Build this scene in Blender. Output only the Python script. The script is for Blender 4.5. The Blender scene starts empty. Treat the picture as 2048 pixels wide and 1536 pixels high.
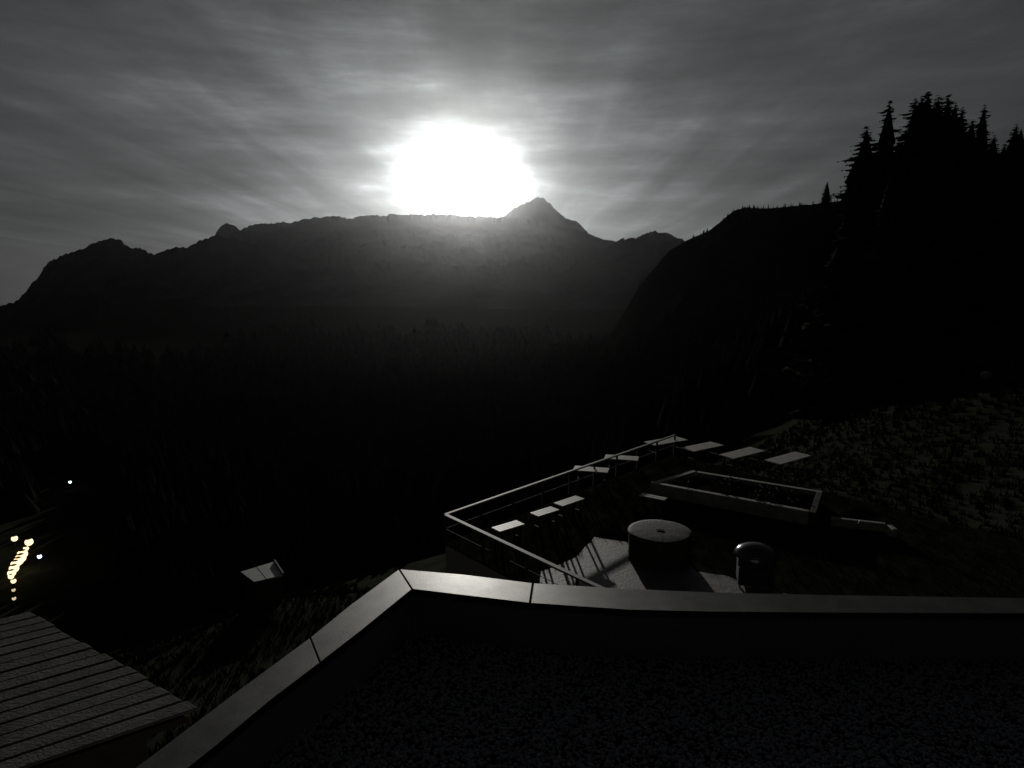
import bpy, bmesh, math, random
from mathutils import Vector, noise, Matrix
random.seed(7)
sc = bpy.context.scene
COL = sc.collection

# ------------------------------------------------------------------ camera
F = 1334.0
PITCH = math.atan(228 / F)
CZ = 20.0
CP, SP = math.cos(PITCH), math.sin(PITCH)
cam_d = bpy.data.cameras.new('camera')
cam = bpy.data.objects.new('camera', cam_d)
COL.objects.link(cam)
cam.location = (0, 0, CZ)
cam.rotation_euler = (math.pi / 2 - PITCH, 0, 0)
cam_d.sensor_width = 36
cam_d.lens = 36 * F / 2048
cam_d.clip_start = 0.1
cam_d.clip_end = 90000
sc.camera = cam


def ray(px, py):
    r, u = (px - 1024) / F, -(py - 768) / F
    return Vector((r, CP + SP * u, -SP + CP * u))


def at(px, py, z):
    d = ray(px, py)
    return Vector((0, 0, CZ)) + d * ((z - CZ) / d.z)


def far(px, py, y):
    d = ray(px, py)
    return Vector((0, 0, CZ)) + d * (y / d.y)


MOON = ray(925, 362).normalized()
M_EL = math.asin(MOON.z)
M_AZ = math.atan2(MOON.x, MOON.y)
# the lamp stands a little over the moon's own disc so the disc does not eclipse it
L_EL = M_EL + math.radians(0.85)

# ------------------------------------------------------------------ world (night sky, thin cirrus lit round the moon)
W = bpy.data.worlds.new('World')
sc.world = W
W.use_nodes = True
nt = W.node_tree
nt.nodes.clear()


def nd(t, **k):
    n = nt.nodes.new(t)
    for a, b in k.items():
        setattr(n, a, b)
    return n


def mth(op, a, b=None, c=None):
    n = nd('ShaderNodeMath', operation=op)
    for i, v in enumerate((a, b, c)):
        if v is None:
            continue
        if isinstance(v, (int, float)):
            n.inputs[i].default_value = v
        else:
            nt.links.new(v, n.inputs[i])
    return n.outputs[0]


tc = nd('ShaderNodeTexCoord')
DIR = tc.outputs['Generated']
# angle from the moon; the cirrus sheet lies in level bands, so its glow is wider than tall
dif = nd('ShaderNodeVectorMath', operation='SUBTRACT')
nt.links.new(DIR, dif.inputs[0])
dif.inputs[1].default_value = MOON
scl = nd('ShaderNodeVectorMath', operation='MULTIPLY')
nt.links.new(dif.outputs[0], scl.inputs[0])
scl.inputs[1].default_value = (1, 1, 1.75)
ln = nd('ShaderNodeVectorMath', operation='LENGTH')
nt.links.new(scl.outputs[0], ln.inputs[0])
ang = mth('MULTIPLY', ln.outputs['Value'], 57.3)
# cirrus on a flat layer high above: direction / height
sep = nd('ShaderNodeSeparateXYZ')
nt.links.new(DIR, sep.inputs[0])
hz = mth('ADD', mth('MAXIMUM', sep.outputs['Z'], 0.0), 0.07)
cmb = nd('ShaderNodeCombineXYZ')
nt.links.new(mth('DIVIDE', sep.outputs['X'], hz), cmb.inputs['X'])
nt.links.new(mth('DIVIDE', sep.outputs['Y'], hz), cmb.inputs['Y'])
mp = nd('ShaderNodeMapping')
nt.links.new(cmb.outputs[0], mp.inputs['Vector'])
mp.inputs['Rotation'].default_value = (0, 0, M_AZ + math.radians(6))
mp.inputs['Scale'].default_value = (1.7, 0.16, 1)
n1 = nd('ShaderNodeTexNoise')
nt.links.new(mp.outputs[0], n1.inputs['Vector'])
n1.inputs['Scale'].default_value = 1.6
n1.inputs['Detail'].default_value = 5
n1.inputs['Roughness'].default_value = 0.5
n1.inputs['Distortion'].default_value = 0.5
mp2 = nd('ShaderNodeMapping')
nt.links.new(DIR, mp2.inputs['Vector'])
mp2.inputs['Rotation'].default_value = (0, math.radians(6), 0)
mp2.inputs['Scale'].default_value = (2.6, 2.6, 15)
n2 = nd('ShaderNodeTexNoise')
nt.links.new(mp2.outputs[0], n2.inputs['Vector'])
n2.inputs['Scale'].default_value = 1.5
n2.inputs['Detail'].default_value = 7
n2.inputs['Roughness'].default_value = 0.6
cl = mth('ADD', mth('MULTIPLY', n1.outputs['Fac'], 0.8), mth('MULTIPLY', n2.outputs['Fac'], 1.2))
cl = mth('ADD', mth('MULTIPLY', mth('SUBTRACT', cl, 1.0), 0.8), 1.0)
cl = mth('MAXIMUM', cl, 0.35)
ang2 = mth('MULTIPLY', ang, mth('ADD', mth('ADD', mth('MULTIPLY', n2.outputs['Fac'], -1.7), mth('MULTIPLY', n1.outputs['Fac'], -1.0)), 2.35))
core = mth('MULTIPLY', mth('EXPONENT', mth('MULTIPLY', mth('POWER', mth('DIVIDE', ang2, 3.9), 2.0), -1.0)), 3.0)
midr = mth('MULTIPLY', mth('EXPONENT', mth('DIVIDE', ang2, -5.5)), 0.85)
wide = mth('MULTIPLY', mth('EXPONENT', mth('DIVIDE', ang, -27.0)), 0.165)
glow = mth('ADD', mth('MULTIPLY', wide, cl), mth('ADD', midr, core))
sky = nd('ShaderNodeTexSky', sky_type='NISHITA')
sky.sun_disc = False
sky.sun_elevation = L_EL
sky.sun_rotation = M_AZ
sky.altitude = 1200
hs = nd('ShaderNodeHueSaturation')
hs.inputs['Saturation'].default_value = 0.35
nt.links.new(sky.outputs[0], hs.inputs['Color'])
bg1 = nd('ShaderNodeBackground')
bg1.inputs['Strength'].default_value = 0.0012
nt.links.new(hs.outputs[0], bg1.inputs['Color'])
bg2 = nd('ShaderNodeBackground')
bg2.inputs['Color'].default_value = (0.95, 1.0, 1.02, 1)
nt.links.new(glow, bg2.inputs['Strength'])
ads = nd('ShaderNodeAddShader')
nt.links.new(bg1.outputs[0], ads.inputs[0])
nt.links.new(bg2.outputs[0], ads.inputs[1])
wo = nd('ShaderNodeOutputWorld')
nt.links.new(ads.outputs[0], wo.inputs['Surface'])

# ------------------------------------------------------------------ moonlight
sun_d = bpy.data.lights.new('moonlight', 'SUN')
sun_d.energy = 1.7
sun_d.angle = math.radians(0.5)
sun_d.color = (1.0, 0.97, 0.9)
sun = bpy.data.objects.new('moonlight', sun_d)
COL.objects.link(sun)
sun.rotation_euler = (math.pi / 2 - L_EL, 0, math.pi - M_AZ)   # shines from the moon towards the camera

# ------------------------------------------------------------------ exposure / render
sc.view_settings.view_transform = 'Standard'
sc.view_settings.look = 'None'
sc.view_settings.exposure = 0
sc.view_settings.gamma = 1
sc.view_settings.use_curve_mapping = False
sc.render.engine = 'CYCLES'
sc.cycles.use_denoising = True
sc.cycles.denoiser = 'OPENIMAGEDENOISE'
sc.cycles.use_adaptive_sampling = False
sc.cycles.max_bounces = 5
sc.cycles.volume_bounces = 1
sc.cycles.sample_clamp_indirect = 2.0


# ------------------------------------------------------------------ materials
def material(name, col, rough=0.8, spec=0.5, metal=0.0, var=0.25, scale=4.0, bump=0.2, bump_scale=40.0, col2=None):
    m = bpy.data.materials.new(name)
    m.use_nodes = True
    t = m.node_tree
    b = t.nodes['Principled BSDF']
    b.inputs['Roughness'].default_value = rough
    b.inputs['Specular IOR Level'].default_value = spec
    b.inputs['Metallic'].default_value = metal
    o = t.nodes.new('ShaderNodeTexCoord')
    n = t.nodes.new('ShaderNodeTexNoise')
    n.inputs['Scale'].default_value = scale
    n.inputs['Detail'].default_value = 8
    n.inputs['Roughness'].default_value = 0.65
    t.links.new(o.outputs['Object'], n.inputs['Vector'])
    r = t.nodes.new('ShaderNodeValToRGB')
    c2 = col2 or tuple(c * (1 - var) for c in col)
    r.color_ramp.elements[0].position = 0.3
    r.color_ramp.elements[1].position = 0.7
    r.color_ramp.elements[0].color = (*c2, 1)
    r.color_ramp.elements[1].color = (*[min(1, c * (1 + var * .6)) for c in col], 1)
    t.links.new(n.outputs['Fac'], r.inputs[0])
    t.links.new(r.outputs[0], b.inputs['Base Color'])
    if bump:
        n3 = t.nodes.new('ShaderNodeTexNoise')
        n3.inputs['Scale'].default_value = bump_scale
        n3.inputs['Detail'].default_value = 6
        t.links.new(o.outputs['Object'], n3.inputs['Vector'])
        bp = t.nodes.new('ShaderNodeBump')
        bp.inputs['Strength'].default_value = bump
        bp.inputs['Distance'].default_value = 0.02
        t.links.new(n3.outputs['Fac'], bp.inputs['Height'])
        t.links.new(bp.outputs[0], b.inputs['Normal'])
    return m


def emitter(name, col, strength):
    m = bpy.data.materials.new(name)
    m.use_nodes = True
    b = m.node_tree.nodes['Principled BSDF']
    b.inputs['Base Color'].default_value = (*col, 1)
    b.inputs['Emission Color'].default_value = (*col, 1)
    b.inputs['Emission Strength'].default_value = strength
    return m


M = {
    'grass': material('meadow grass', (0.025, 0.028, 0.019), 1.0, 0.0, var=.5, scale=.12, bump=.6, bump_scale=6),
    'blades': material('grass blades', (0.024, 0.027, 0.02), 1.0, 0.0, var=.25, scale=.7, bump=0),
    'lawn': material('lawn grass', (0.026, 0.03, 0.02), 1.0, 0.0, var=.5, scale=.8, bump=.8, bump_scale=30),
    'rock': material('mountain rock and forest', (0.048, 0.05, 0.048), 1.0, 0.0, var=.6, scale=.006, bump=0),
    'coping': material('weathered zinc coping', (0.125, 0.123, 0.117), 0.38, 0.3, metal=.88, var=.4, scale=3.5, bump=.05, bump_scale=60),
    'plaster': material('grey plaster', (0.3, 0.29, 0.27), 0.9, 0.3, var=.2, scale=2),
    'bitumen': material('dark roofing felt', (0.035, 0.035, 0.04), 0.9, 0.2, var=.4, scale=2.5, bump=.5, bump_scale=120),
    'gravel': material('grey roof gravel', (0.5, 0.5, 0.54), 0.9, 0.2, var=.75, scale=70, bump=0),
    'paving': material('pale patio stone', (0.15, 0.146, 0.14), 0.62, 0.5, var=.55, scale=2.2, bump=.5, bump_scale=14),
    'joint': material('dark joint', (0.03, 0.03, 0.03), 0.9, 0.2),
    'tabletop': material('weathered table wood', (0.5, 0.48, 0.43), 0.5, 0.5, var=.25, scale=6, bump=.15),
    'darkwood': material('dark stained wood', (0.05, 0.042, 0.032), 0.9, 0.1, var=.3, scale=8),
    'greywood': material('silvered roof board', (0.13, 0.127, 0.12), 0.9, 0.1, var=.45, scale=5, bump=.4, bump_scale=30),
    'railwood': material('pale handrail', (0.15, 0.147, 0.138), 0.6, 0.2, var=.5, scale=6),
    'iron': material('dark painted iron', (0.03, 0.03, 0.032), 0.8, 0.2, var=.2),
    'steel': material('dark enamelled hood', (0.035, 0.035, 0.036), 0.2, 1.0, var=.1, bump=0),
    'kerb': material('pale planter stone', (0.32, 0.315, 0.29), 0.65, 0.3, var=.4, scale=3, bump=.3),
    'soil': material('dark soil', (0.02, 0.016, 0.012), 1.0, 0.0, var=.4, scale=5, bump=1),
    'cover': material('grey tub cover', (0.05, 0.05, 0.048), 0.75, 0.15, var=.55, scale=5, bump=.4, bump_scale=18),
    'sheet': material('pale sheet metal roof', (0.42, 0.43, 0.42), 0.5, 0.5, var=.25, scale=3, bump=.1),
    'needles': material('spruce needles', (0.04, 0.045, 0.034), 1.0, 0.0, var=.5, scale=1.5, bump=0),
    'wood': material('far conifer wood', (0.012, 0.014, 0.011), 1.0, 0.0, var=.5, scale=.05, bump=0),
    'bark': material('spruce bark', (0.05, 0.035, 0.025), 0.95, 0.1, var=.4, scale=6),
    'boulder': material('pale limestone', (0.4, 0.39, 0.36), 0.9, 0.2, var=.3, scale=3, bump=.6, bump_scale=10),
    'shrub': material('shrub leaves', (0.03, 0.045, 0.02), 0.9, 0.2, var=.5, scale=3, bump=0),
    'warm': emitter('warm lamp glass', (1.0, 0.76, 0.4), 1.9),
    'warmdim': emitter('dim warm lamp glass', (1.0, 0.78, 0.5), 0.7),
    'blue': emitter('bluish lamp glass', (0.45, 0.55, 1.0), 5.0),
    'white': emitter('white lamp glass', (0.75, 0.95, 0.95), 2.5),
    'moon': emitter('moon surface', (1.0, 0.98, 0.94), 4.0),
}


# ------------------------------------------------------------------ mesh helpers
def obj(name, bm, mat, parent=None, smooth=False):
    me = bpy.data.meshes.new(name)
    bmesh.ops.recalc_face_normals(bm, faces=bm.faces)
    bm.to_mesh(me)
    bm.free()
    return mesh_obj(name, me, mat, parent, smooth)


def mesh_obj(name, me, mat, parent=None, smooth=False):
    if mat is not None:
        me.materials.append(mat)
    if smooth:
        me.polygons.foreach_set('use_smooth', [True] * len(me.polygons))
    o = bpy.data.objects.new(name, me)
    COL.objects.link(o)
    if parent is not None:
        o.parent = parent
    return o


def thing(name, label, cat, loc=(0, 0, 0), rz=0.0, group=None):
    o = bpy.data.objects.new(name, None)
    o.empty_display_size = .2
    COL.objects.link(o)
    o.location = loc
    o.rotation_euler = (0, 0, rz)
    tag(o, label, cat, group)
    return o


def tag(o, label, cat, group=None):
    o['label'] = label
    o['category'] = cat
    if group:
        o['group'] = group
    return o


def struct(o, kind='structure'):
    o['kind'] = kind
    return o


def copy_tree(o, parent=None):
    c = o.copy()
    COL.objects.link(c)
    if parent is not None:
        c.parent = parent
    for ch in o.children:
        copy_tree(ch, c)
    return c


def box(bm, x0, x1, y0, y1, z0, z1, bev=0.0):
    r = bmesh.ops.create_cube(bm, size=1)
    vs = r['verts']
    for v in vs:
        v.co = Vector((x0 + (v.co.x + .5) * (x1 - x0), y0 + (v.co.y + .5) * (y1 - y0), z0 + (v.co.z + .5) * (z1 - z0)))
    if bev:
        es = list({e for v in vs for e in v.link_edges})
        bmesh.ops.bevel(bm, geom=es, offset=bev, segments=1, affect='EDGES')
    return vs


def prism(bm, pts, z0, z1, bev=0.0):
    """vertical prism over a ground polygon"""
    lo = [bm.verts.new((p[0], p[1], z0)) for p in pts]
    hi = [bm.verts.new((p[0], p[1], z1)) for p in pts]
    n = len(pts)
    top = bm.faces.new(hi)
    bm.faces.new(lo[::-1])
    for i in range(n):
        bm.faces.new((lo[i], lo[(i + 1) % n], hi[(i + 1) % n], hi[i]))
    if bev:
        bmesh.ops.bevel(bm, geom=list(top.edges), offset=bev, segments=1, affect='EDGES')


def bar(bm, a, b, w, h):
    """rectangular bar from a to b"""
    a, b = Vector(a), Vector(b)
    d = (b - a)
    L = d.length
    d.normalize()
    up = Vector((0, 0, 1)) if abs(d.z) < .95 else Vector((0, 1, 0))
    s = d.cross(up).normalized()
    u = s.cross(d)
    q = [(-1, -1), (1, -1), (1, 1), (-1, 1)]
    A = [bm.verts.new(a + s * (i * w / 2) + u * (j * h / 2)) for i, j in q]
    B = [bm.verts.new(b + s * (i * w / 2) + u * (j * h / 2)) for i, j in q]
    bm.faces.new(A[::-1])
    bm.faces.new(B)
    for i in range(4):
        bm.faces.new((A[i], A[(i + 1) % 4], B[(i + 1) % 4], B[i]))


def cyl(bm, x, y, z0, z1, r0, r1=None, n=12, cap=True):
    r1 = r0 if r1 is None else r1
    A = [bm.verts.new((x + r0 * math.cos(2 * math.pi * i / n), y + r0 * math.sin(2 * math.pi * i / n), z0)) for i in range(n)]
    B = [bm.verts.new((x + r1 * math.cos(2 * math.pi * i / n), y + r1 * math.sin(2 * math.pi * i / n), z1)) for i in range(n)]
    for i in range(n):
        bm.faces.new((A[i], A[(i + 1) % n], B[(i + 1) % n], B[i]))
    if cap:
        bm.faces.new(B)
        bm.faces.new(A[::-1])


# ------------------------------------------------------------------ terrain
PROF = [(-5000, 11), (4, 10.2), (29, 3.6), (60, -12), (100, -31), (130, -40), (200, -52), (320, -64), (600, -80), (20000, -90)]


def interp(tab, x):
    for (a, za), (b, zb) in zip(tab, tab[1:]):
        if x <= b:
            t = max(0, (x - a) / (b - a))
            return za + (zb - za) * t
    return tab[-1][1]


def sm(a, b, x):
    t = max(0.0, min(1.0, (x - a) / (b - a)))
    return t * t * (3 - 2 * t)


def terrain(x, y):
    s = -0.6 * x + 0.8 * y
    # soften the profile
    z = (interp(PROF, s - 4) + interp(PROF, s) + interp(PROF, s + 4)) / 3
    r = math.hypot(x, y)
    z += 30 * sm(16, 95, x) * (1 - sm(300, 900, r)) + 26 * sm(60, 200, x) * (1 - sm(300, 900, r))
    z += 1.7 * math.exp(-((x + 12.1) ** 2 + (y - 30.4) ** 2) / 26)
    a = math.degrees(math.atan2(x, y))
    z -= max(0, r - 1300) * .075 * sm(-28, -34, a) * sm(-110, -80, a)
    k = sm(12, 60, r)
    z += k * (noise.noise((x * .02, y * .02, 3)) * 2.2 + noise.noise((x * .09, y * .09, 8)) * .5)
    z += sm(300, 2000, r) * noise.noise((x * .002, y * .002, 1)) * 10
    return z


def hit(px, py, clear=0.0, t0=6.0):
    d = ray(px, py)
    t = t0
    while t < 3000:
        p = Vector((0, 0, CZ)) + d * t
        if p.z <= terrain(p.x, p.y) + clear:
            return p
        t += .25
    return p


bm = bmesh.new()
NA, NR = 240, 120
rows = []
for j in range(NR):
    r = 3.0 * (9500 / 3.0) ** (j / (NR - 1))
    rows.append([bm.verts.new((r * math.sin(2 * math.pi * i / NA), r * math.cos(2 * math.pi * i / NA),
                               terrain(r * math.sin(2 * math.pi * i / NA), r * math.cos(2 * math.pi * i / NA)))) for i in range(NA)])
c0 = bm.verts.new((0, 0, terrain(0, 0)))
for i in range(NA):
    bm.faces.new((c0, rows[0][(i + 1) % NA], rows[0][i]))
    for j in range(NR - 1):
        bm.faces.new((rows[j][i], rows[j][(i + 1) % NA], rows[j + 1][(i + 1) % NA], rows[j + 1][i]))
struct(obj('ground', bm, M['grass'], smooth=True))


def massif(name, sky_px, Y, front, back, base, rough, seed, step=4, rows_f=46):
    """a mountain range: ridge line at distance Y, rugged slope towards the valley and another behind"""
    bm = bmesh.new()
    xs = []
    x = sky_px[0][0]
    while x <= sky_px[-1][0]:
        xs.append(x)
        x += step
    cols = []
    for x in xs:
        y = interp(sky_px, x)
        top = far(x, y, Y)
        jag = (noise.fractal((x * .035, seed, 0), 1.0, 2.1, 5) * 9 + (noise.ridged_multi_fractal((x * .09, seed, 2), .9, 2.2, 4, 1.0, 2.0) - 1.1) * 7) * rough * Y / F
        rad = Vector((top.x, top.y, 0)).normalized()
        col = []
        for k in range(rows_f + 1):
            t = k / rows_f
            p = top - rad * (front * t)
            h = top.z + (base - top.z) * (t ** .8) + jag * max(0, 1 - t * 14)
            w = math.sin(math.pi * min(1, t * 1.15)) * min(1, t * 5)
            q = (p.x / Y * 9, p.y / Y * 9, seed)
            n = noise.ridged_multi_fractal(q, 1.0, 2.1, 6, 1.0, 2.0) - 1.0
            h += w * n * (top.z - base) * .17 - w * .04 * (top.z - base)
            col.append(bm.verts.new((p.x, p.y, h)))
        bk = []
        for k in range(1, 9):
            t = k / 8
            p = top + rad * (back * t)
            bk.append(bm.verts.new((p.x, p.y, top.z + (base - top.z) * t + jag * max(0, 1 - t * 3))))
        cols.append(bk[::-1] + col)
    for a, b in zip(cols, cols[1:]):
        for k in range(len(a) - 1):
            bm.faces.new((a[k], a[k + 1], b[k + 1], b[k]))
    return struct(obj(name, bm, M['wood' if name == 'hill' else 'rock'], smooth=False))


massif('mountain', [(-420, 690), (-200, 640), (-90, 625), (0, 611), (30, 604), (50, 581), (75, 555), (95, 525), (130, 510), (165, 497), (190, 487),
                    (215, 478), (240, 480), (262, 495), (285, 501), (305, 507), (345, 500), (375, 495), (400, 482), (430, 472),
                    (470, 476), (520, 490), (600, 530), (760, 620)], 2600, 1500, 900, -420, .6, 3.3)
massif('mountain', [(250, 620), (340, 545), (400, 490), (430, 470), (440, 455), (455, 446), (470, 452), (480, 462), (500, 450), (520, 446), (545, 448),
                    (600, 440), (660, 432), (700, 436), (740, 431), (800, 430), (850, 428), (900, 430), (960, 434), (1010, 436),
                    (1050, 440), (1110, 448), (1160, 463), (1200, 477), (1260, 489), (1330, 500), (1420, 520), (1600, 600)],
       3600, 2000, 1300, -110, .42, 8.1)
massif('mountain', [(900, 520), (970, 455), (1010, 430), (1040, 412), (1060, 402), (1080, 396), (1095, 402), (1110, 418), (1125, 434), (1150, 444),
                    (1170, 460), (1200, 478), (1240, 500), (1320, 540)], 4700, 900, 900, -110, .6, 5.7, step=3)
massif('mountain', [(1100, 560), (1180, 510), (1240, 481), (1265, 474), (1290, 468), (1310, 462), (1335, 470), (1360, 479), (1400, 490), (1480, 520),
                    (1560, 560)], 2500, 700, 600, -100, .6, 2.2, step=3)
massif('hill', [(1080, 860), (1160, 760), (1220, 670), (1280, 570), (1340, 500), (1375, 480), (1400, 470), (1420, 460), (1445, 440), (1465, 423), (1490, 414), (1530, 418), (1565, 415),
                (1600, 411), (1640, 407), (1690, 400), (1760, 392), (1850, 380), (2000, 380), (2200, 385), (2500, 400)], 480, 330, 250, -60, .12, 6.4)

# ------------------------------------------------------------------ the house: flat roof and parapet, just under the camera
ZC = CZ - 2.7
outer = [at(x, y, ZC) for x, y in [(330, 1492), (480, 1379), (620, 1275), (700, 1211), (798, 1138), (924, 1149), (1066, 1166), (1239, 1177),
                                   (1424, 1185), (1655, 1190), (1900, 1194), (2300, 1200)]]
inner = [at(x, y, ZC) for x, y in [(430, 1492), (540, 1400), (640, 1325), (720, 1262), (824, 1178), (946, 1192), (1060, 1206), (1257, 1219),
                                   (1424, 1223), (1655, 1225), (1900, 1226), (2300, 1228)]]
# carry the left arm on past the picture
for L in (outer, inner):
    L.insert(0, L[0] + (L[0] - L[2]).normalized() * 6)
parapet = thing('parapet_wall', 'low roof parapet with pale coping slabs bending round the corner', 'parapet wall', (0, 0, 0))
bm = bmesh.new()
core_o = [o + (i - o).normalized() * .03 for o, i in zip(outer, inner)]
core_i = [i + (o - i).normalized() * .03 for o, i in zip(outer, inner)]
prism(bm, core_o + core_i[::-1], ZC - .55, ZC - .06)
obj('masonry', bm, M['plaster'], parapet)


def quadsection(i, j, g0, g1):
    """coping slab from section i to j with a joint gap at both ends"""
    po, pi_ = [outer[k].copy() for k in range(i, j + 1)], [inner[k].copy() for k in range(i, j + 1)]
    d = (po[1] - po[0]).normalized()
    po[0] += d * g0
    pi_[0] += d * g0
    d = (po[-2] - po[-1]).normalized()
    po[-1] += d * g1
    pi_[-1] += d * g1
    return po + pi_[::-1]


for i, j in [(0, 3), (3, 5), (5, 7), (7, 12)]:
    bm = bmesh.new()
    prism(bm, quadsection(i, j, *(.006, .006)), ZC - .06, ZC, .005)
    obj('coping_slab', bm, M['coping'], parapet)
house = thing('house', 'house with dark flat felt roof inside the parapet', 'house', (0, 0, 0))
bm = bmesh.new()
inn = [i + (i - o).normalized() * .002 for o, i in zip(core_o, core_i)]
prism(bm, inn + [Vector((inn[-1].x, -5, 0)), Vector((inn[0].x, -5, 0))], ZC - .8, ZC - .45)
obj('flat_roof', bm, M['bitumen'], house)
bm = bmesh.new()
prism(bm, core_o + [Vector((core_o[-1].x, -5, 0)), Vector((core_o[0].x, -5, 0))], 6.0, ZC - .802)
obj('wall', bm, M['plaster'], house)
# loose gravel over the felt: nobody could count it
rg = random.Random(3)
V, Fc = [], []
OC = [(1, 0, 0), (-1, 0, 0), (0, 1, 0), (0, -1, 0), (0, 0, 1), (0, 0, -1)]
OF = [(0, 2, 4), (2, 1, 4), (1, 3, 4), (3, 0, 4), (2, 0, 5), (1, 2, 5), (3, 1, 5), (0, 3, 5)]
inpoly = [(p.x, p.y) for p in inn] + [(inn[-1].x, -5), (inn[0].x, -5)]


def inside(x, y, poly):
    c = False
    j = len(poly) - 1
    for i in range(len(poly)):
        if (poly[i][1] > y) != (poly[j][1] > y) and x < (poly[j][0] - poly[i][0]) * (y - poly[i][1]) / (poly[j][1] - poly[i][1]) + poly[i][0]:
            c = not c
        j = i
    return c


while len(Fc) < 8 * 45000:
    x, y = rg.uniform(-4, 6.5), 1.6 + 4.6 * rg.random() ** 1.3
    if abs(x) > y * .85 + .6 or not inside(x, y, inpoly):
        continue
    b0 = len(V)
    r = rg.uniform(.008, .021)
    a = rg.uniform(0, 6.28)
    ca, sa = math.cos(a), math.sin(a)
    sx, sy, sz = r * rg.uniform(.8, 1.5), r, r * rg.uniform(.5, .9)
    for q in OC:
        u, v, w = q[0] * sx * rg.uniform(.8, 1.2), q[1] * sy * rg.uniform(.8, 1.2), q[2] * sz
        V.append((x + u * ca - v * sa, y + u * sa + v * ca, ZC - .44 + sz * .6 + rg.uniform(0, .01) + w))
    Fc += [tuple(b0 + i for i in f) for f in OF]
me = bpy.data.meshes.new('gravel')
me.from_pydata(V, [], Fc)
struct(mesh_obj('gravel', me, M['gravel'], house, True), 'stuff')

# ------------------------------------------------------------------ the boarded roof at the lower left
ZR = CZ - 4.5
E1, E2 = at(62, 1222, ZR), at(398, 1416, ZR)
dirv = Vector((.82, .57, 0)).normalized()
annex = thing('outbuilding', 'outbuilding with a roof of long silvered boards below the parapet', 'outbuilding', (0, 0, 0))
NB = 16
for k in range(NB):
    e0, e1 = E1.lerp(E2, (k + .0) / NB), E1.lerp(E2, (k + .89) / NB)
    o1, o2 = random.uniform(-.03, .02), random.uniform(-.006, .006)
    bm = bmesh.new()
    L = 7.5
    prism(bm, [e0 + dirv * o1, e1 + dirv * o1, e1 - dirv * L, e0 - dirv * L], ZR - .03, ZR + o2, .008)
    obj('roof_board', bm, M['greywood'], annex)
bm = bmesh.new()
q = [E1 - dirv * .1, E2 - dirv * .1, E2 - dirv * 7.4, E1 - dirv * 7.4]
prism(bm, q, ZR - .12, ZR - .05)
obj('roof_deck', bm, M['darkwood'], annex)
bm = bmesh.new()
q = [E1 - dirv * .5, E2 - dirv * .5, E2 - dirv * 7.0, E1 - dirv * 7.0]
prism(bm, q, 2.0, ZR - .122)
obj('wall', bm, M['darkwood'], annex)

# ------------------------------------------------------------------ garden terrace: lawn, patio, railing
ZF, ZT = 11.25, 12.0
A, C, B1 = at(890, 1028, 12.25), at(1150, 1150, 12.25), at(1350, 869, 12.25)
A0, B0 = Vector((A.x, A.y, 0)), Vector((B1.x, B1.y, 0))
vdir = (Vector((C.x, C.y, 0)) - A0).normalized()
udir = (B0 - A0).normalized()
far_r = B0 + vdir * 22
near_l = A0 + vdir * 14.5
near_r = near_l + udir * 20
edge = [A0, B0, far_r, Vector((26, 12, 0)), Vector((14, 6.6, 0)), near_l]
bm = bmesh.new()
prism(bm, edge, 2.0, ZF - .06)
tw = thing('retaining_wall', 'dark retaining wall carrying the garden terrace', 'retaining wall')
obj('masonry', bm, M['plaster'], tw)
bm = bmesh.new()
prism(bm, edge, ZF - .058, ZF)
struct(obj('lawn', bm, M['lawn']))
bm = bmesh.new()
pat = [at(x, y, ZF) for x, y in [(1085, 1142), (1140, 1115), (1195, 1078), (1240, 1082), (1300, 1094), (1372, 1122), (1400, 1146), (1446, 1152), (1500, 1172), (1640, 1200),
                                 (1640, 1300), (1085, 1300)]]
# irregular stone-edged outline
pts = []
for a, b in zip(pat, pat[1:] + pat[:1]):
    for t in (0, .25, .5, .75):
        p = a.lerp(b, t)
        n = noise.noise_vector((p.x * 1.3, p.y * 1.3, 0)) * .22
        pts.append(Vector((p.x + n.x, p.y + n.y, 0)))
prism(bm, pts, ZF - .02, ZF + .012)
struct(obj('patio', bm, M['paving']))

rail = thing('railing', 'pale topped railing round the corner of the garden terrace', 'railing')
bm = bmesh.new()
bar(bm, A + Vector((0, 0, -.03)), B1 + Vector((0, 0, -.03)), .10, .06)
obj('handrail', bm, M['railwood'], rail)
bm = bmesh.new()
A2 = A + vdir * .06
bar(bm, A2 + Vector((0, 0, -.03)), C + vdir * 2 + Vector((0, 0, -.03)), .13, .06)
obj('handrail', bm, M['railwood'], rail)
for (p, q) in ((A, B1), (A2, C + vdir * 2)):
    for zz in (.5,):
        bm = bmesh.new()
        bar(bm, Vector((p.x, p.y, ZF + zz)), Vector((q.x, q.y, ZF + zz)), .014, .014)
        obj('rail_wire', bm, M['iron'], rail)
    n = int((q - p).length / 1.6)
    for i in range(n + 1):
        r = p.lerp(q, i / n)
        if (p is A2) and i == 0:
            continue
        bm = bmesh.new()
        box(bm, r.x - .04, r.x + .04, r.y - .04, r.y + .04, ZF, 12.25 - .062)
        obj('post', bm, M['darkwood'], rail)

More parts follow.
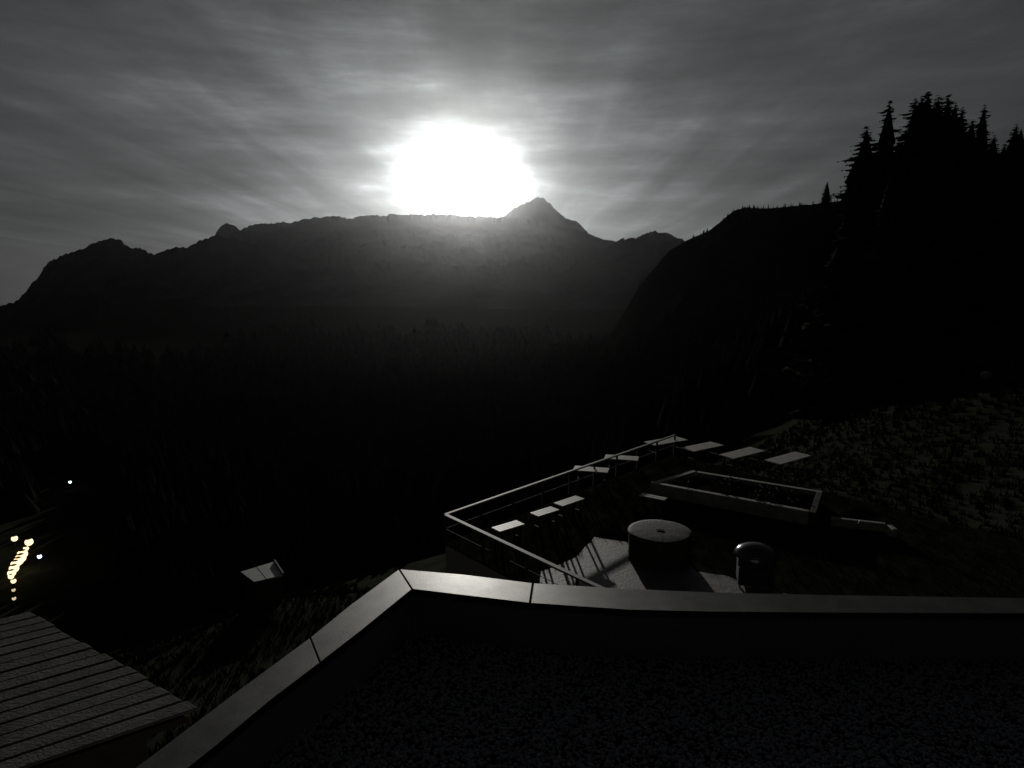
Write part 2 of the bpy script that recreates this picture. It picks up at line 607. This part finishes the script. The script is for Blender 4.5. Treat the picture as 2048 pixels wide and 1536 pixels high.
# ------------------------------------------------------------------ tables on the terrace
TABLES = [
    ((1148, 935.5), (1217, 940.5), .65, 'pale terrace table at the railing end, nearer of the left pair'),
    ((1210, 912.5), (1277, 917), .65, 'pale terrace table, farther of the left pair beside the far row'),
    ((1298, 887), (1364, 876), .78, 'farthest terrace table, leftmost in the row of four'),
    ((1374, 899), (1434, 886.5), .78, 'second terrace table from the left in the row of four'),
    ((1452, 913), (1515, 897.5), .78, 'third terrace table from the left in the row of four'),
    ((1544, 924), (1606, 907), .78, 'rightmost terrace table in the row of four'),
    ((991, 1059), (1041, 1044), .44, 'nearest terrace table inside the railing corner'),
    ((1068, 1029), (1110, 1016), .44, 'middle terrace table of the three along the railing'),
    ((1116, 1009), (1160, 994), .44, 'farthest terrace table of the three along the railing'),
]


def make_table(L, Wd):
    t = thing('terrace_table', '', 'table')
    nb = 4
    w = Wd / nb
    for k in range(nb):
        bm = bmesh.new()
        y0 = -Wd / 2 + k * w
        box(bm, -L / 2, L / 2, y0 + .004, y0 + w - .004, ZT - ZF - .035, ZT - ZF, .004)
        obj('board', bm, M['tabletop'], t)
    for s in (-1, 1):
        for k in (-1, 1):
            bm = bmesh.new()
            bar(bm, (s * L * .38, k * Wd * .42, 0), (s * L * .38, k * Wd * .3, ZT - ZF - .036), .05, .05)
            obj('leg', bm, M['iron'], t)
        bm = bmesh.new()
        bar(bm, (s * L * .38, -Wd * .36, .3), (s * L * .38, Wd * .36, .3), .04, .04)
        obj('brace', bm, M['iron'], t)
    return t


for a, b, wd, lab in TABLES:
    pa, pb = at(*a, ZT), at(*b, ZT)
    d = pb - pa
    L = d.length
    t = make_table(L, wd)
    t.location = ((pa.x + pb.x) / 2, (pa.y + pb.y) / 2, ZF + .002)
    t.rotation_euler = (0, 0, math.atan2(d.y, d.x))
    t['label'] = lab
    t['group'] = 'tables on the garden terrace'

# bench in front of the planter
pa, pb = at(1282, 988, ZF + .45), at(1332, 998, ZF + .45)
d = pb - pa
t = thing('bench', 'narrow pale bench in front of the long planter', 'bench', ((pa.x + pb.x) / 2, (pa.y + pb.y) / 2, ZF + .002), math.atan2(d.y, d.x))
L = d.length
for k in range(2):
    bm = bmesh.new()
    box(bm, -L / 2, L / 2, -.17 + k * .175, -.01 + k * .175, .41, .45, .004)
    obj('board', bm, M['tabletop'], t)
for s in (-1, 1):
    bm = bmesh.new()
    box(bm, s * L * .38 - .03, s * L * .38 + .03, -.14, .14, 0, .409)
    obj('leg', bm, M['darkwood'], t)

# ------------------------------------------------------------------ raised planter (long rectangle with pale kerb top)
ZP = ZF + .5
PL = [at(x, y, ZP) for x, y in [(1300, 965), (1385, 940), (1646, 982), (1632, 1026)]]
pl = thing('planter', 'long raised planter edged with a pale stone kerb', 'planter')
cen = sum(PL, Vector()) / 4
for i in range(4):
    p, q = PL[i], PL[(i + 1) % 4]
    dd = (q - p).normalized()
    nrm = Vector((-dd.y, dd.x, 0))
    if nrm.dot(cen - p) < 0:
        nrm = -nrm
    n = max(1, int((q - p).length / 1.4))
    if i == 2:
        n = 2
    for k in range(n):
        w = .22 if i in (0, 3) else .2
        a, b = p.lerp(q, k / n) + dd * (.23 if k == 0 else .006), p.lerp(q, (k + 1) / n) - dd * .006
        if k == n - 1:
            b = q + dd * .0 - dd * .006
        bm = bmesh.new()
        prism(bm, [a, b, b + nrm * w, a + nrm * w], ZF, ZP + random.uniform(-.006, .006), .012)
        obj('kerb_stone', bm, M['darkwood'] if i == 2 else M['kerb'], pl)
bm = bmesh.new()
ins = [p + (cen - p) * .06 for p in PL]
prism(bm, ins, ZF, ZP - .18)
obj('soil', bm, M['soil'], pl)


def leaf_blob(bm, c, r, n, size):
    for _ in range(n):
        v = Vector((random.gauss(0, 1), random.gauss(0, 1), random.gauss(0, .8))).normalized() * r * random.uniform(.4, 1)
        p = c + v
        a = Vector((random.uniform(-1, 1), random.uniform(-1, 1), random.uniform(-1, 1))).normalized() * size
        b = a.cross(Vector((random.uniform(-1, 1), random.uniform(-1, 1), random.uniform(-1, 1)))).normalized() * size * .5
        bm.faces.new([bm.verts.new(p - a), bm.verts.new(p + b), bm.verts.new(p + a), bm.verts.new(p - b)])


bm = bmesh.new()
for _ in range(26):
    u, v = random.uniform(.12, .88), random.uniform(.2, .8)
    c_ = PL[0].lerp(PL[3], u).lerp(PL[1].lerp(PL[2], u), v)
    leaf_blob(bm, Vector((c_.x, c_.y, ZP - .05)), random.uniform(.15, .28), 70, .06)
struct(obj('foliage', bm, M['shrub'], pl), 'stuff')

# low kerb wall running on to the right of the planter
pa, pb, pc = at(1664, 1036, ZF + .3), at(1772, 1048, ZF + .3), at(1786, 1058, ZF + .3)
kw = thing('kerb_wall', 'low faint kerb wall to the right of the long planter', 'wall')
for p, q in ((pa, pa.lerp(pb, .49)), (pa.lerp(pb, .51), pb), (pb + (pc - pb) * .12, pc)):
    bm = bmesh.new()
    dd = (q - p).normalized()
    nrm = Vector((-dd.y, dd.x, 0))
    prism(bm, [p, q, q + nrm * .16, p + nrm * .16], ZF, ZF + .3, .012)
    obj('kerb_stone', bm, M['kerb'], kw)

# ------------------------------------------------------------------ round tub with a cover
ZU = ZF + .95
uc = at(1320, 1060, ZU)
RU = .93
tub = thing('hot_tub', 'round dark wooden tub with a flat grey cover', 'hot tub', (uc.x, uc.y, ZF + .014))
ns = 30
for i in range(ns):
    a0, a1 = 2 * math.pi * (i + .03) / ns, 2 * math.pi * (i + .97) / ns
    bm = bmesh.new()
    prism(bm, [(RU * math.cos(a0), RU * math.sin(a0)), (RU * math.cos(a1), RU * math.sin(a1)),
               ((RU - .05) * math.cos(a1), (RU - .05) * math.sin(a1)), ((RU - .05) * math.cos(a0), (RU - .05) * math.sin(a0))], 0, .87)
    obj('stave', bm, M['darkwood'], tub)
for z in (.18, .7):
    bm = bmesh.new()
    cyl(bm, 0, 0, z, z + .05, RU + .008, n=40, cap=False)
    cyl(bm, 0, 0, z, z + .05, RU - .002, n=40, cap=False)
    obj('hoop', bm, M['iron'], tub)
bm = bmesh.new()
ring = []
prof = [(0, .935), (.5, .93), (.85, .915), (RU + .03, .9), (RU + .04, .88), (RU + .03, .872)]
nn = 48
c = bm.verts.new((0, 0, .935))
for r, z in prof[1:]:
    ring.append([bm.verts.new((r * math.cos(2 * math.pi * i / nn), r * math.sin(2 * math.pi * i / nn),
                               z + noise.noise((r * 4 * math.cos(i * .13), r * 4 * math.sin(i * .13), 0)) * .012)) for i in range(nn)])
for i in range(nn):
    bm.faces.new((c, ring[0][i], ring[0][(i + 1) % nn]))
    for k in range(len(ring) - 1):
        bm.faces.new((ring[k][i], ring[k + 1][i], ring[k + 1][(i + 1) % nn], ring[k][(i + 1) % nn]))
bm.faces.new(ring[-1][::-1])
obj('cover', bm, M['cover'], tub, True)
bm = bmesh.new()
bar(bm, (-.12, 0, .95), (.12, 0, .95), .03, .02)
obj('handle', bm, M['iron'], tub)

# ------------------------------------------------------------------ barbecue with rounded steel hood
gl = at(1512, 1112, ZF + .85)
grill = thing('barbecue', 'barbecue whose shiny rounded hood has a bright glint on its left end', 'barbecue', (gl.x, gl.y, ZF + .002), math.radians(-14))
bm = bmesh.new()
NU, NV = 28, 14
g = []
for i in range(NU + 1):
    u = -math.cos(math.pi * i / NU)
    rr = (1 - u * u) ** .5 if abs(u) < 1 else 0
    g.append([bm.verts.new((u * .6, .5 * rr * math.cos(math.pi * j / NV), .86 + .36 * rr * math.sin(math.pi * j / NV))) for j in range(NV + 1)])
for i in range(NU):
    for j in range(NV):
        bm.faces.new((g[i][j], g[i + 1][j], g[i + 1][j + 1], g[i][j + 1]))
bmesh.ops.remove_doubles(bm, verts=bm.verts, dist=1e-4)
obj('hood', bm, M['steel'], grill, True)
bm = bmesh.new()
box(bm, -.5, .5, -.4, .4, .62, .858, .05)
obj('firebox', bm, M['iron'], grill)
bm = bmesh.new()
bar(bm, (-.3, -.5, .95), (.3, -.5, .95), .025, .025)
obj('handle', bm, M['iron'], grill)
bm = bmesh.new()
box(bm, -.47, .47, -.36, .36, .09, .618, .015)
obj('cart', bm, M['iron'], grill)
for sx in (-1, 1):
    bm = bmesh.new()
    box(bm, sx * .235 - .225, sx * .235 + .225, -.382, -.362, .12, .59, .006)
    obj('door', bm, M['iron'], grill)
    for sy in (-1, 1):
        bm = bmesh.new()
        cyl(bm, 0, 0, -.02, .02, .045, n=12)
        w = obj('wheel', bm, M['iron'], grill)
        w.rotation_euler = (0, math.pi / 2, 0)
        w.location = (sx * .42, sy * .3, .045)

# ------------------------------------------------------------------ shed down the slope with a pale two-sheet roof
zs = 5.6
sq = [at(x, y, zs) for x, y in [(481, 1143), (549, 1123), (567, 1150), (508, 1163)]]
shed = thing('shed', 'small shed with a pale two sheet roof down the slope', 'shed')
m1, m2 = sq[0].lerp(sq[1], .47), sq[3].lerp(sq[2], .42)
bm = bmesh.new()
prism(bm, [sq[0], m1 - (m1 - sq[0]).normalized() * .03, m2 - (m2 - sq[3]).normalized() * .03, sq[3]], zs - .05, zs - .01)
obj('roof_sheet', bm, M['sheet'], shed)
bm = bmesh.new()
prism(bm, [m1, sq[1].lerp(m1, .06), sq[2].lerp(m2, .06), m2], zs - .05, zs)
obj('roof_sheet', bm, M['sheet'], shed)
bm = bmesh.new()
bar(bm, sq[1] + Vector((0, 0, .05)), sq[2] + Vector((0, 0, .05)), .07, .12)
obj('verge_board', bm, M['coping'], shed)
sc_ = sum(sq, Vector()) / 4
bm = bmesh.new()
prism(bm, [p + (sc_ - p) * .1 for p in sq], terrain(sc_.x, sc_.y) - 1, zs - .052)
obj('wall', bm, M['darkwood'], shed)

# pale boulder on the right-hand slope
p = hit(1976, 750, .25)
bm = bmesh.new()
bmesh.ops.create_icosphere(bm, subdivisions=3, radius=.42)
for v in bm.verts:
    v.co *= 1 + noise.noise(v.co * 2.3) * .4
    v.co.x *= 1.2
    v.co.z *= .75
o = obj('boulder', bm, M['boulder'])
o.location = p
tag(o, 'small pale boulder on the dark right-hand slope', 'boulder')

# ------------------------------------------------------------------ street lamps in the village
LAMPS = [
    (29, 1077, .75, 'warm', 'upper left warm lamp set apart from the lane'),
    (58, 1084, .95, 'warm', 'warm street lamp at the top right of the lane'),
    (52, 1097, .6, 'warm', 'small warm street lamp just above the fused bright row'),
    (45, 1108, 1.1, 'warm', 'brightest warm street lamp at the upper end of the bright row'),
    (41.5, 1116, 1.1, 'warm', 'second warm street lamp down the bright row'),
    (37, 1122, 1.0, 'warm', 'third warm street lamp down the bright row'),
    (31, 1128, .95, 'warm', 'fourth warm street lamp down the bright row'),
    (28, 1137, .95, 'warm', 'fifth warm street lamp down the bright row'),
    (23.5, 1146, .8, 'warm', 'sixth warm street lamp down the bright row'),
    (22, 1153, .55, 'warm', 'last small warm lamp of the bright row'),
    (27, 1162, .5, 'warm', 'warm street lamp just under the bright row'),
    (27, 1180, .5, 'warmdim', 'dim street lamp second from the bottom of the lane'),
    (28, 1197, .5, 'warmdim', 'dim street lamp lowest on the lane'),
    (79, 1113, .7, 'blue', 'bluish lamp to the right of the warm row'),
    (140, 964, .8, 'white', 'lone small white lamp far off across the valley'),
]
for px, py, dia, mk, lab in LAMPS:
    p = hit(px, py, 3.4)
    g = terrain(p.x, p.y)
    h = p.z - g
    dia *= 2.0 if mk == 'warm' else 1.35
    t = thing('street_lamp', lab, 'street lamp', (p.x, p.y, g), 0, 'lit lamps in the valley')
    bm = bmesh.new()
    cyl(bm, 0, 0, -.2, h - dia * .5, .07, .05, 8)
    obj('pole', bm, M['iron'], t)
    bm = bmesh.new()
    bmesh.ops.create_icosphere(bm, subdivisions=2, radius=dia / 2, matrix=Matrix.Translation((0, 0, h)))
    obj('lamp_globe', bm, M[mk], t, True)
    bm = bmesh.new()
    cyl(bm, 0, 0, h + dia * .42, h + dia * .56, dia * .34, .04, 10)
    obj('lamp_cap', bm, M['iron'], t)


# ------------------------------------------------------------------ spruces
def spruce_meshes(seed, h, rad, sparse=1.0):
    rnd = random.Random(seed)
    tb = bmesh.new()
    cyl(tb, 0, 0, -1.5, h * .96, h * .014 + .03, .015, 8)
    cb = bmesh.new()
    lv = 58
    nt_, ns_ = 17, 11
    for k in range(nt_):
        f = k / nt_
        zb = h * (.06 + .9 * f)
        rb = rad * .86 * ((1 - f) ** .78) * rnd.uniform(.85, 1.12)
        lo = []
        for i in range(ns_):
            a = 6.283 * i / ns_ + rnd.uniform(-.2, .2)
            q = rb * rnd.uniform(.6, 1.2)
            lo.append(cb.verts.new((q * math.cos(a), q * math.sin(a), zb - rnd.uniform(0, .04) * h)))
        tip = cb.verts.new((0, 0, min(h * .985, zb + h * .15)))
        for i in range(ns_):
            cb.faces.new((lo[i], lo[(i + 1) % ns_], tip))
    for k in range(lv):
        f = k / (lv - 1)
        z0 = h * (.07 + .92 * f)
        r = rad * ((1 - f) ** .72) * rnd.uniform(.7, 1.12) + .22
        n = max(5, int((11 - 5 * f) * sparse))
        a0 = rnd.uniform(0, 6.28)
        for i in range(n):
            a = a0 + 6.283 * i / n + rnd.uniform(-.25, .25)
            rr = r * (rnd.uniform(.45, 1.0) if rnd.random() < .75 else rnd.uniform(.9, 1.35))
            z = z0 + rnd.uniform(-.5, .5) * h / 50
            droop = -.28 * rr * rnd.uniform(.6, 1.3)
            d = Vector((math.cos(a), math.sin(a), 0))
            s = Vector((-d.y, d.x, 0))
            m = 4
            prev = None
            for q in range(m + 1):
                t = q / m
                c = d * (rr * t) + Vector((0, 0, z + droop * t + .22 * rr * max(0, t - .7)))
                w = (rr * .3 + .08) * (math.sin(math.pi * min(1, .15 + t * .85)) * .9 + .05) * rnd.uniform(.7, 1.2)
                cur = (cb.verts.new(c - s * w + Vector((0, 0, -w * .5))), cb.verts.new(c), cb.verts.new(c + s * w + Vector((0, 0, -w * .5))))
                if prev:
                    cb.faces.new((prev[0], prev[1], cur[1], cur[0]))
                    cb.faces.new((prev[1], prev[2], cur[2], cur[1]))
                prev = cur
                # hanging twigs with ragged ends
                for sg in (-1, 1):
                    if q and rnd.random() < .8:
                        e = c + s * sg * w * rnd.uniform(.9, 1.7) + d * rr * rnd.uniform(.0, .16) + Vector((0, 0, -rr * rnd.uniform(.05, .2)))
                        cb.faces.new((cb.verts.new(c), cb.verts.new(c + d * rr * .13), cb.verts.new(e)))
    mt, mc = bpy.data.meshes.new('trunk'), bpy.data.meshes.new('crown')
    tb.to_mesh(mt)
    cb.to_mesh(mc)
    tb.free()
    cb.free()
    mt.materials.append(M['bark'])
    mc.materials.append(M['needles'])
    return mt, mc


HV = 20.0
VAR = [spruce_meshes(s, HV, rr, sp) for s, rr, sp in ((1, 3.1, 1), (2, 2.6, 1), (3, 3.6, 1.1), (4, 2.9, .9))]


def spruce(px, topy, Y, label, var, width=1.0, hmin=4.0, base_py=None):
    top = far(px, topy, Y)
    g = terrain(top.x, top.y)
    if base_py is not None:
        g = far(px, base_py, Y).z
    h = max(hmin, top.z - g)
    t = thing('spruce_tree', label, 'spruce tree', (top.x, top.y, g), random.uniform(0, 6.28), 'spruces on the right-hand slope')
    s = h / HV
    for nm, me in zip(('trunk', 'crown'), VAR[var]):
        o = bpy.data.objects.new(nm, me)
        COL.objects.link(o)
        o.parent = t
    t.scale = (s * width * 1.25, s * width * 1.25, s)
    return t


SPR = [
    (1735, 248, 84, 'spruce at the left edge of the dark grove', 2, 1.15),
    (1780, 200, 88, 'slender spruce second from the left in the grove', 1, 1.0),
    (1832, 196, 92, 'spruce with a gap to its left, start of the tall clump', 0, 1.1),
    (1858, 178, 95, 'tallest spruce of the clump in the grove', 3, 1.1),
    (1898, 188, 90, 'spruce just right of the tallest one in the clump', 1, 1.2),
    (1925, 214, 98, 'spruce at the right end of the tall clump', 0, 1.0),
    (1970, 208, 94, 'pointed spruce standing alone right of the tall clump', 1, .95),
    (1846, 188, 97, 'spruce close behind the left shoulder of the tall clump', 2, 1.15),
    (1878, 190, 99, 'spruce closing the gap right of the tallest one', 0, 1.2),
    (1912, 202, 93, 'spruce on the right shoulder of the tall clump', 2, 1.1),
    (1946, 236, 96, 'shorter spruce between the clump and the pointed one', 3, 1.2),
    (2034, 246, 90, 'spruce at the right edge of the picture', 2, 1.0),
]
for px, ty, Y, lab, v, w in SPR:
    spruce(px, ty, Y, lab, v, w)
# the darker ranks below and between them
FILL = [(1722, 330, 78), (1760, 290, 80), (1800, 275, 84), (1815, 300, 76), (1875, 260, 86), (1945, 262, 88), (1990, 268, 82), (2010, 285, 92),
        (1850, 330, 72), (1915, 300, 78), (2060, 300, 80), (1780, 350, 70), (1700, 395, 74), (1960, 350, 70), (2030, 360, 68)]
for i, (px, ty, Y) in enumerate(FILL):
    spruce(px, ty, Y, 'dark spruce inside the black mass of the grove', i % 4, 1.15)
p = far(1655, 408, 300)
lone = spruce(1655, 363, 300, 'tiny lone spruce on the hill crest left of the grove', 3, 1.4, base_py=424)

# far-off wood on the hill crest: one mass
bm = bmesh.new()
for k in range(500):
    px = random.uniform(1385, 1740)
    tab = [(1280, 560), (1340, 500), (1375, 480), (1400, 470), (1420, 460), (1445, 440), (1465, 423), (1490, 414), (1530, 418), (1565, 415),
           (1600, 411), (1640, 407), (1690, 400), (1760, 392)]
    Y = random.uniform(440, 482)
    c = far(px, interp(tab, px) + 4 + (482 - Y) * .5, Y)
    hgt, rr = random.uniform(1.5, 4.2), random.uniform(.7, 1.5)
    for q in range(3):
        cyl(bm, c.x + random.uniform(-.2, .2), c.y, c.z - 3 + hgt * q * .35, c.z - 3 + hgt * (q * .35 + .75) + 2, rr * (1.3 - q * .3), .05, 6, cap=False)
struct(obj('forest', bm, M['needles']), 'stuff')

# grass tufts on the lawn and the near slopes
rt = random.Random(9)
V, Fc = [], []
patpoly = [(p.x, p.y) for p in pts]
edgepoly = [(p.x, p.y) for p in edge]


def tuft(x, y, z, hh, n):
    for _ in range(n):
        a = rt.uniform(0, 6.28)
        px, py = x + rt.uniform(-.12, .12), y + rt.uniform(-.12, .12)
        w, h = hh * .12, hh * rt.uniform(.5, 1.2)
        b0 = len(V)
        V.append((px - w * math.sin(a), py + w * math.cos(a), z - .02))
        V.append((px + w * math.sin(a), py - w * math.cos(a), z - .02))
        V.append((px + h * .5 * math.cos(a), py + h * .5 * math.sin(a), z + h))
        Fc.append((b0, b0 + 1, b0 + 2))


k = 0
while k < 9000:
    x, y = rt.uniform(-3, 22), rt.uniform(12, 35)
    if inside(x, y, edgepoly) and not inside(x, y, patpoly):
        tuft(x, y, ZF, .09, 5)
        k += 1
k = 0
while k < 15000:
    az, r = math.radians(rt.uniform(-42, 42)), 14 + 76 * rt.random()
    x, y = r * math.sin(az), r * math.cos(az)
    if inside(x, y, edgepoly) or (-14 < math.degrees(az) < 14 and r > 40):
        continue
    tuft(x, y, terrain(x, y), .2 + r * .004, 5)
    k += 1
me = bpy.data.meshes.new('grass')
me.from_pydata(V, [], Fc)
struct(mesh_obj('grass', me, M['blades']), 'stuff')

# dense wood over the valley slopes: nobody could count it
rw = random.Random(5)
V, Fc = [], []
cnt = 0
while cnt < 16000:
    az = math.radians(rw.uniform(-60, 62))
    ad = math.degrees(az)
    rmax = 1050 + 650 * noise.noise((ad * .09, 2, 0)) + 250 * noise.noise((ad * .5, 7, 0))
    r = 105 * (1700 / 105) ** (rw.random() ** .8)
    x, y = r * math.sin(az), r * math.cos(az)
    if r > rmax + rw.uniform(-120, 60) or (-37 < ad < -32 and r < 330):
        continue
    if -43 < ad < -31.5 and r < 260:
        continue
    if -29 < ad < -12 and r < 75:
        continue
    if x > 20 and (r < 72 or (ad > 28 and r < 160)):
        continue
    if noise.noise((x * .012, y * .012, 4)) > .42 and ad < 4:
        continue
    g = terrain(x, y)
    hgt = rw.uniform(5, 11) if r < 120 else rw.uniform(9, 19)
    if r < 90 and ad > -12:
        hgt *= .55
    rr = hgt * rw.uniform(.19, .3) * (1 if r < 400 else 1.6)
    a0 = rw.uniform(0, 6.28)
    for (f0, f1, k) in ((.05, .62, 1.0), (.4, 1.0, .62)):
        b0 = len(V)
        nseg = 6
        for i in range(nseg):
            a = a0 + 6.283 * i / nseg
            q = rr * k * rw.uniform(.7, 1.25)
            V.append((x + q * math.cos(a), y + q * math.sin(a), g + hgt * (f0 + rw.uniform(-.05, .05))))
        V.append((x + rw.uniform(-.2, .2), y + rw.uniform(-.2, .2), g + hgt * f1))
        for i in range(nseg):
            Fc.append((b0 + i, b0 + (i + 1) % nseg, b0 + nseg))
    cnt += 1
me = bpy.data.meshes.new('forest')
me.from_pydata(V, [], Fc)
struct(mesh_obj('forest', me, M['wood'], None, True), 'stuff')

# ------------------------------------------------------------------ the moon
bm = bmesh.new()
bmesh.ops.create_icosphere(bm, subdivisions=4, radius=195)
o = obj('moon', bm, M['moon'], smooth=True)
o.location = Vector((0, 0, CZ)) + MOON * 42000
tag(o, 'glaring white moon low above the mountain ridge', 'moon')

# ------------------------------------------------------------------ night haze
bm = bmesh.new()
box(bm, -9800, 9800, -9800, 9800, -820, 640)
hm = bpy.data.materials.new('haze')
hm.use_nodes = True
hm.node_tree.nodes.clear()
pv = hm.node_tree.nodes.new('ShaderNodeVolumePrincipled')
pv.inputs['Color'].default_value = (0.93, 0.97, 1.0, 1)
pv.inputs['Density'].default_value = 0.85e-5
pv.inputs['Anisotropy'].default_value = 0.93
om = hm.node_tree.nodes.new('ShaderNodeOutputMaterial')
hm.node_tree.links.new(pv.outputs[0], om.inputs['Volume'])
struct(obj('haze', bm, hm), 'stuff')
